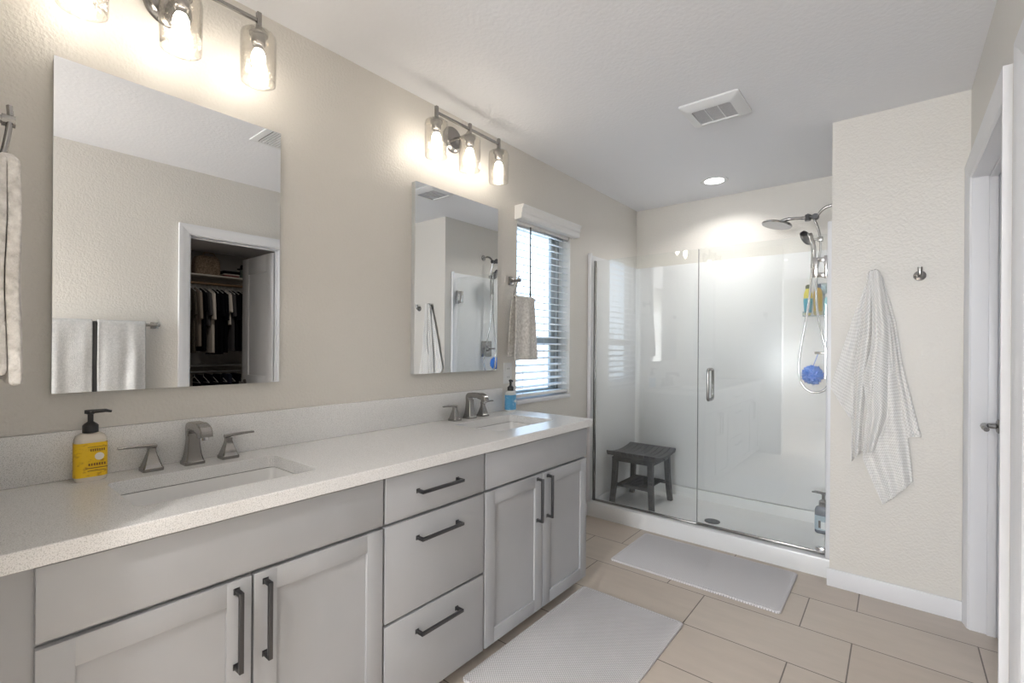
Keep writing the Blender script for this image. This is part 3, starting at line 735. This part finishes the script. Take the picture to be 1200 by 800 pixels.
YG = 3.306
t = thing('glass_panel', 'fixed clear glass panel left of the shower door', 'shower glass', (.43, YG, .11))
MB().box(.040, .829, YG-.004, YG+.004, .120, 1.985).obj('pane', M_glass, t, smooth=False)
MB().box(.030, .046, YG-.011, YG+.011, .1115, 1.988, .002).obj('side_channel', M_nickel, t)
MB().box(.046, .829, YG-.009, YG+.009, .1115, .124, .002).obj('bottom_channel', M_nickel, t)
t = thing('shower_door', 'frameless clear glass shower door with a long pull handle', 'shower door', (1.2, YG, .11))
MB().box(.833, XS-.036, YG-.004, YG+.004, .126, 1.985).obj('pane', M_glass, t, smooth=False)
MB().box(.8295, .8325, YG-.005, YG+.005, .128, 1.985).obj('edge_strip', mat('dark_edge', (.16, .17, .17), .4), t, smooth=False)  # added dark strip standing in for the dark edges of the panes
hb = MB()
for s in (-1, 1):
    yy = YG+s*.004
    pts = [(.912, yy, 1.170)]+[(.912, yy+s*.032+s*.016*math.sin(a), 1.154+.016*math.cos(a)) for a in [PI/2*k/4 for k in range(5)]]+[(.912, yy+s*.032+s*.016*math.cos(a), .984-.016*math.sin(a)) for a in [PI/2*k/4 for k in range(5)]]+[(.912, yy, .968)]
    hb.tube(pts, .0095, 14)
hb.obj('handle', M_nickel, t, label='brushed nickel pull handle')
MB().box(XS-.105, XS-.078, YG-.013, YG+.013, 1.735, 1.850, .002).box(XS-.080, XS-.030, YG-.013, YG+.013, 1.825, 1.850, .002).box(XS-.080, XS-.030, YG-.013, YG+.013, 1.735, 1.760, .002)\
    .box(XS-.048, XS-.029, YG-.016, YG+.016, 1.728, 1.857, .002).obj('hinge', M_chrome, t)
MB().box(XS-.080, XS-.030, YG-.013, YG+.013, .128, .150, .002).obj('pivot', M_chrome, t)
MB().box(.833, XS-.036, YG-.006, YG+.012, .113, .128, .002).obj('sweep_rail', M_nickel, t)

# shower column: arm, rain head, hand shower and hose
YV = 3.72
t = thing('rain_shower', 'nickel rain shower head with hand shower and looping hose', 'shower head', (XS, YV, 2.25))
MB().lathe([(0, 0), (.030, 0), (.030, -.005), (.018, -.012), (0, -.014)], (XS, YV, 2.245), 'X').obj('flange', M_nickel, t)
MB().tube(spline([(XS, YV, 2.245), (1.545, YV, 2.250), (1.50, YV, 2.236), (1.466, YV, 2.197)]), .0095).obj('arm', M_nickel, t)
MB().lathe([(0, -.022), (.018, -.022), (.021, -.014), (.021, .014), (.018, .022), (0, .022)], (1.455, YV, 2.190), 'Y', 20).lathe([(0, -.03), (.018, -.03), (.018, .01), (0, .02)], (1.412, YV, 2.200), 'Z', 20).tube([(1.412, YV, 2.195), (1.455, YV, 2.190)], .015).obj('diverter', M_gun, t)
MB().tube(spline([(1.41, YV, 2.190), (1.37, YV, 2.194), (1.30, YV, 2.200), (1.245, YV, 2.190)]), [.012]*8+[.010]*8+[.012]*9).obj('head_arm', M_nickel, t)
rh = MB().lathe([(0, .022), (.020, .020), (.060, .012), (.092, .004), (.096, -.004), (.092, -.012), (.0, -.013)], (0, 0, 0), n=40)
bmesh.ops.transform(rh.bm, matrix=Matrix.Translation((1.228, YV, 2.176)) @ Matrix.Rotation(math.radians(12), 4, 'Y') @ Matrix.Rotation(math.radians(-6), 4, 'X'), verts=rh.bm.verts)
rh.obj('rain_head', M_nickel, t)
# hand shower: head facing left-down, handle hanging down
hs = MB().tube(spline([(1.418, YV-.02, 2.075), (1.432, YV-.02, 2.035), (1.447, YV-.02, 1.985), (1.448, YV-.02, 1.92), (1.443, YV-.02, 1.850)]), [.022]*5+[.019]*5+[.0155]*5+[.014]*6+[.013]*4)
hs.obj('hand_shower', M_nickel, t)
hh = MB().lathe([(0, .016), (.030, .014), (.050, .004), (.052, -.008), (.046, -.012), (0, -.012)], (0, 0, 0), n=32)
bmesh.ops.transform(hh.bm, matrix=Matrix.Translation((1.408, YV-.02, 2.055)) @ Matrix.Rotation(math.radians(68), 4, 'Y') @ Matrix.Rotation(math.radians(25), 4, 'X'), verts=hh.bm.verts)
hh.obj('spray_face', M_gun, t)
MB().tube(spline([(1.447, YV-.01, 2.18), (1.468, YV-.01, 2.12), (1.483, YV-.01, 2.05), (1.484, YV-.01, 1.95), (1.466, YV-.02, 1.80), (1.468, YV-.02, 1.60), (1.500, YV-.03, 1.40), (1.535, YV-.03, 1.26), (1.548, YV-.03, 1.13), (1.515, YV-.04, 1.045), (1.445, YV-.05, 1.028), (1.390, YV-.05, 1.08), (1.372, YV-.05, 1.19), (1.388, YV-.04, 1.36), (1.425, YV-.03, 1.62), (1.440, YV-.02, 1.85)], 6), .0075, 10).obj('hose', M_chrome, t)
MB().box(1.468, 1.500, YV-.025, YV+.005, 2.02, 2.05, .003).tube([(1.45, YV-.02, 2.035), (1.47, YV-.02, 2.035)], .008).obj('holder', M_nickel, t)
t = thing('shower_valve', 'square nickel shower valve plate with lever handle on the end wall', 'shower valve', (XS, 3.76, 1.285))
MB().box(XS-.022, XS-.0135, 3.68, 3.84, 1.200, 1.365, .004).obj('plate', M_nickel, t)
MB().lathe([(0, -.020), (.030, -.020), (.026, -.048), (.018, -.06), (0, -.06)], (XS, 3.76, 1.285), 'X').box(XS-.145, XS-.05, 3.752, 3.768, 1.277, 1.293, .003).obj('handle', M_nickel, t)

# caddy on the end wall
t = thing('shower_caddy', 'small clear caddy hung on the back wall beside the shower arm', 'shower caddy', (1.45, 4.08, 1.55))
MB().box(1.425, 1.520, 4.106, YB-.0135, 1.70, 1.79, .004).tube([(1.445, 4.112, 1.75), (1.445, 4.112, 1.56)], .003).tube([(1.50, 4.112, 1.75), (1.50, 4.112, 1.56)], .003).obj('hanger', M_acr, t)
MB().box(1.350, 1.53, 3.985, 4.105, 1.545, 1.551, .002).box(1.350, 1.53, 3.981, 3.985, 1.545, 1.580).box(1.350, 1.354, 3.985, 4.105, 1.545, 1.580).box(1.43, 1.53, 4.101, 4.106, 1.551, 1.77).obj('tray', M_acr, t)
def bottle(name, x, y, z, prof, m, cap_m, label, cap0, cat='bottle', lab=None):
    t = thing(name, label, cat, (x, y, z), 'bottles in the shower caddy')
    MB().lathe(prof, (x, y, z), n=24).obj('body', m, t)
    MB().lathe(cap0, (x, y, z), n=20).obj('cap', cap_m, t)
    if lab: MB().lathe(lab[0], (x, y, z), n=24, cap=False).obj('label_wrap', lab[1], t)
M_yel = mat('yellow_plastic', (.62, .56, .08), .35); M_teal = mat('teal_plastic', (.02, .30, .42), .3); M_amb = mat('mustard_plastic', (.55, .36, .05), .35); M_aqua = mat('aqua_plastic', (.25, .55, .62), .3); M_navy = mat('navy_plastic', (.03, .05, .12), .4)
M_olive = mat('dark_olive_cap', (.03, .05, .01), .4)
pf = lambda r, h: [(0, 0), (r*.8, 0), (r, .01), (r, h*.75), (r*.85, h*.9), (r*.45, h)]
bottle('shampoo_bottle', 1.376, 4.04, 1.552, [(0, 0), (.016, 0), (.024, .03), (.029, .10), (.027, .16), (.014, .195), (0, .195)], M_yel, M_olive, 'slim yellow and blue bottle with dark cap in the caddy', [(0, .195), (.016, .195), (.017, .215), (.010, .225), (0, .226)], lab=([(.0226, .02), (.0246, .03), (.0296, .10), (.0292, .125)], M_teal))
bottle('shampoo_bottle', 1.436, 4.05, 1.552, pf(.028, .20), M_amb, M_navy, 'mustard bottle with navy cap in the caddy', [(0, .199), (.018, .199), (.018, .225), (0, .225)])
bottle('shampoo_bottle', 1.492, 4.05, 1.552, pf(.022, .13), M_aqua, M_plastic, 'pale aqua bottle in the caddy beside the end wall', [(0, .129), (.012, .129), (.012, .155), (0, .155)])
# loofah
lf = bmesh.new(); bmesh.ops.create_icosphere(lf, subdivisions=5, radius=.066)
for v in lf.verts:
    p = v.co.normalized(); k = noise.noise(p*5.5)*.5+abs(noise.noise(p*13))*1.0+noise.noise(p*26)*.35
    v.co = p*(.052+.027*k)
bmesh.ops.translate(lf, verts=lf.verts, vec=(1.440, 3.758, 1.136)); mb = MB(); mb.bm = lf
t = thing('loofah', 'bright blue mesh bath puff hanging inside the hose loop', 'loofah', (1.440, 3.758, 1.14))
mb.obj('puff', M_loofah, t, angle=180)
MB().tube(spline([(1.440, 3.758, 1.185), (1.458, 3.762, 1.24), (1.475, 3.768, 1.296)]), .002, 6).obj('loop_cord', M_loofah, t)

# big pump bottle on the tray
M_dkb = mat('smoky_bottle', (.07, .09, .13), .2); M_pale = mat('pale_blue_label', (.32, .42, .50), .5)
t = thing('wash_bottle', 'dark bottle with pale blue label and black pump on the shower tray', 'bottle', (1.485, 3.93, .036))
pump_bottle(t, 1.490, 3.93, .036, .050, .035, .185, M_dkb, M_pale, (-1, .1, 0), 1.65, (.12, .66))
MB().box(1.465, 1.478, 3.8925, 3.8945, .075, .125).obj('print', M_black, t, smooth=False)
MB().box(1.480, 1.515, 3.8925, 3.8945, .068, .118).obj('white_patch', M_plastic, t, smooth=False, label='white printed patch')

# stool
t = thing('shower_stool', 'dark grey slatted wooden stool with a lower shelf, inside the shower', 'stool', (.25, 3.735, .034))
def zs(y): return .432+.030*((y-3.735)/.225)**2
mb = MB()
nsl = 9
for k in range(nsl):
    a0 = .035+.415*k/nsl+.003; a1 = .035+.415*(k+1)/nsl-.003
    R = [[(a0, y, zs(y)-.011), (a1, y, zs(y)-.011), (a1, y, zs(y)+.009), (a0, y, zs(y)+.009)] for y in [3.512+.446*j/12 for j in range(13)]]
    mb.rings(R)
for yy in (3.53, 3.735, 3.94): mb.box(.04, .445, yy-.014, yy+.014, zs(yy)-.022, zs(yy)-.004, .002)
mb.obj('seat', M_stool, t, angle=30)
mb = MB()
for yy in (3.56, 3.91): mb.box(.09, .395, yy-.009, yy+.009, .385, .425, .002)
for xx in (.085, .400): mb.box(xx-.009, xx+.009, 3.56, 3.91, .385, .425, .002)
mb.obj('apron', M_stool, t)
for sx in (-1, 1):
    for sy in (-1, 1):
        R = []
        for j in range(9):
            u = j/8; z = .036+(.418-.036)*u; off = .020*(1-u)**2
            cx, cy = .2425+sx*(.150+off), 3.735+sy*(.172+off); h = .020-.002*(1-u)
            R.append([(cx-h, cy-h, z), (cx+h, cy-h, z), (cx+h, cy+h, z), (cx-h, cy+h, z)])
        MB().rings(R).obj('leg', M_stool, t, angle=30)
mb = MB()
for k in range(8): a0 = .115+.255*k/8+.003; mb.box(a0, a0+.026, 3.575, 3.895, .196, .208, .002)
for yy in (3.575, 3.895): mb.box(.10, .385, yy-.009, yy+.009, .178, .204, .002)
mb.obj('shelf', M_stool, t)

# ------------------------------------------------------------------ bath mats
def bathmat(x0, x1, y0, y1, label):
    mb = MB(); nx, ny = 30, 36
    pts = rrect(x0, x1, y0, y1, .02)
    mb.rings([[(x, y, z) for x, y in rrect(x0+i, x1-i, y0+i, y1-i, .018)] for i, z in ((.001, .001), (0, .005), (.003, .011), (.012, .0115), (.016, .0095), (.020, .0115))])
    return tag(mb.obj('bath_mat', M_mat, angle=70), label, 'bath mat', 'ribbed grey bath mats')
bathmat(.555, 1.105, 1.330, 2.272, 'grey ribbed bath mat lying along the front of the vanity')
bathmat(.513, 1.443, 2.660, 3.193, 'grey ribbed bath mat lying along the shower curb')

# ------------------------------------------------------------------ closet (seen in the large mirror)
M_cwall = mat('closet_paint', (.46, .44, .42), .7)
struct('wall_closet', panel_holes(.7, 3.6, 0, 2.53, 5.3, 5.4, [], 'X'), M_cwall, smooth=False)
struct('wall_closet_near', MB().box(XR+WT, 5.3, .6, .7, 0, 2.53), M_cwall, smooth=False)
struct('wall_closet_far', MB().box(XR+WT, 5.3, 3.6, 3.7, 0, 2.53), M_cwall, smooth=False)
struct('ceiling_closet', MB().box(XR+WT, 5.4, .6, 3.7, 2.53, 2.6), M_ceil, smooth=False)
M_shelf = mat('closet_shelf', (.62, .58, .52), .5); M_rod = mat('brown_rod', (.22, .13, .07), .5); M_iron = mat('grey_rod', (.28, .28, .28), .4, .5)
tag(MB().box(4.98, 5.298, .72, 3.58, 2.175, 2.195, .002).box(5.27, 5.298, .72, 3.58, 2.10, 2.175).obj('closet_shelf', M_shelf), 'long pale closet shelf above the hanging shirts', 'shelf')
tag(MB().tube([(5.04, .71, 2.085), (5.04, 3.59, 2.085)], .016).obj('closet_rod', M_rod), 'brown closet rod carrying the row of dark shirts', 'rod')
tag(MB().box(4.98, 5.298, .72, 3.58, 1.03, 1.045, .002).obj('closet_shelf', M_iron), 'dark grey lower closet shelf beneath the shirts', 'shelf')
tag(MB().tube([(5.04, .71, .955), (5.04, 3.59, .955)], .014).obj('closet_rod', M_iron), 'grey lower closet rod with trousers and empty hangers', 'rod')
M_black_c = mat('black_cloth', (.006, .006, .008), 1., spec=.05); M_navy_c = mat('navy_cloth', (.012, .016, .035), .9); M_taupe = mat('taupe_cloth', (.26, .215, .175), .9)
M_white_c = mat('cream_cloth', (.62, .56, .50), .9); M_check = noisy('dark_check_cloth', (.012, .012, .012), (.10, .08, .055), .9, 90)
M_grey_c = mat('grey_cloth', (.055, .052, .055), .9)
hm = {}
def hanger_mesh():
    mb = MB(); z = 2.085
    mb.tube(spline([(5.04, 0, z+.022), (5.058, 0, z+.018), (5.06, 0, z), (5.04, 0, z-.020), (5.04, 0, z-.055)], 3), .0025, 6)
    mb.tube([(4.84, 0, z-.125), (5.04, 0, z-.055), (5.24, 0, z-.125)], .005, 6).tube([(4.84, 0, z-.125), (5.24, 0, z-.125)], .003, 6)
    return mb
M_hg = mat('hanger_plastic', (.55, .55, .53), .5)
h0 = hanger_mesh().obj('clothes_hanger', M_hg); tag(h0, 'pale hanger', 'hanger', 'hangers on the brown closet rod')
def shirt(y, m, ln, label, sl_=.30, th=.019, hip=.20):
    z = 2.065; mb = MB()
    out = [(5.04-.035, z-.052), (4.845, z-.115), (4.80, z-.12-sl_), (4.865, z-.13-sl_), (4.885, z-.22), (5.04-hip*.9, z-ln), (5.04+hip*.9, z-ln), (5.195, z-.22), (5.215, z-.13-sl_), (5.28, z-.12-sl_), (5.235, z-.115), (5.04+.035, z-.052)]
    ins = [(5.04+(x-5.04)*.93, zz) for x, zz in out]
    mb.rings([[(x, y-th, zz-.004) for x, zz in ins], [(x, y-th*.5, zz) for x, zz in out], [(x, y+th*.5, zz) for x, zz in out], [(x, y+th, zz-.004) for x, zz in ins]])
    return tag(mb.obj('hanging_shirt', m, angle=50), label, 'shirt', 'shirts on the brown closet rod')
spec = [(2.00, M_check, .92, 'dark checked shirt, first of the row by the casing'), (2.065, M_check, .86, 'dark checked shirt, second of the row by the casing'),
        (2.125, M_taupe, .78, 'taupe shirt hanging in the closet row'), (2.180, M_black_c, .84, 'black shirt just behind the taupe shirt'), (2.230, M_grey_c, .52, 'short charcoal shirt beside the taupe one'),
        (2.272, M_white_c, .86, 'long cream garment edge showing between dark shirts'), (2.315, M_black_c, .88, 'black shirt after the long cream garment'), (2.37, M_black_c, .88, 'wide black shirt at the middle of the row'),
        (2.42, M_black_c, .86, 'black shirt left of the short cream sleeve'), (2.463, M_white_c, .50, 'short cream shirt among the black ones'), (2.507, M_grey_c, .84, 'long charcoal shirt under the cream sleeve'),
        (2.555, M_black_c, .84, 'black shirt right of the short cream shirt'), (2.62, M_black_c, .84, 'black shirt near the open closet door'), (2.685, M_navy_c, .84, 'navy shirt partly hidden by the closet door'), (2.75, M_black_c, .84, 'black shirt last in the visible row')]
for i, (y, m, ln, lab) in enumerate(spec):
    shirt(y, m, ln, lab, sl_=.22+.05*(i % 3))
    h = h0 if i == 0 else h0.copy()
    if i: COL.objects.link(h)
    h.location = (0, y, .0); h['label'] = 'pale hanger carrying the '+' '.join(lab.split()[:6]).rstrip(',')
h1 = hanger_mesh().obj('clothes_hanger', M_hg); h1.location = (0, 2.12, -1.13)
for i in range(6):
    h = h1 if i == 0 else h1.copy()
    if i: COL.objects.link(h)
    h.location = (0, 2.12+.10*i, -1.13); tag(h, 'empty pale hanger on the lower grey closet rod', 'hanger', 'empty hangers on the lower rod')
M_tr = M_black_c
for i in range(5):
    y = 2.16+.11*i
    tag(MB().box(4.90, 5.18, y-.02, y+.02, .35, .925, .015).obj('folded_trousers', M_navy_c if i == 3 else M_tr), 'dark folded trousers hanging from the lower closet rod', 'trousers', 'trousers on the lower rod')
# bag and things on the top shelf
bgm = MB(); R = []
for z, k in ((2.1955, .88), (2.21, 1.0), (2.30, 1.02), (2.38, .98), (2.425, .86), (2.44, .6)):
    R.append([(5.11+x*k, 2.265+y*k, z) for x, y in rrect(-.10, .10, -.145, .145, .05, 5)])
t = thing('woven_bag', 'woven straw bag standing on the upper closet shelf', 'bag', (5.11, 2.265, 2.1955)); bgm.rings(R).obj('body', M_wicker, t, angle=60)
MB().tube(spline([(5.02, 2.19, 2.42), (5.02, 2.21, 2.465), (5.02, 2.265, 2.478), (5.02, 2.32, 2.465), (5.02, 2.34, 2.42)], 5), .007, 8).obj('handle', M_wicker, t)
z = 2.1955
for i, (h, m, lab) in enumerate(((.022, mat('red_cover', (.18, .03, .03), .6), 'dark red flat box, lowest in the closet shelf stack'), (.018, M_white_c, 'cream flat box, middle of the closet shelf stack'), (.04, M_black_c, 'black folded cloth, topmost of the closet shelf stack'))):
    tag(MB().box(5.0+.01*i, 5.25, 2.44, 2.62+.01*i, z+.0005, z+h, .004).obj('flat_box' if i < 2 else 'folded_cloth', m), lab, 'box' if i < 2 else 'cloth', None); z += h
t = MB().lathe([(0, 0), (.045, 0), (.05, .02), (.05, .10), (.042, .12), (0, .12)], (5.06, 2.70, 2.1955)).obj('storage_jar', mat('grey_green', (.12, .15, .13), .6)); tag(t, 'grey green container on the closet shelf by the open door', 'container')
t = MB().lathe([(0, 0), (.08, .0), (.085, .006), (.045, .014), (.042, .05), (.03, .062), (0, .064)], (5.06, 2.70, 2.317)).obj('black_cap', M_black_c); tag(t, 'black cap resting on the grey green container', 'hat')
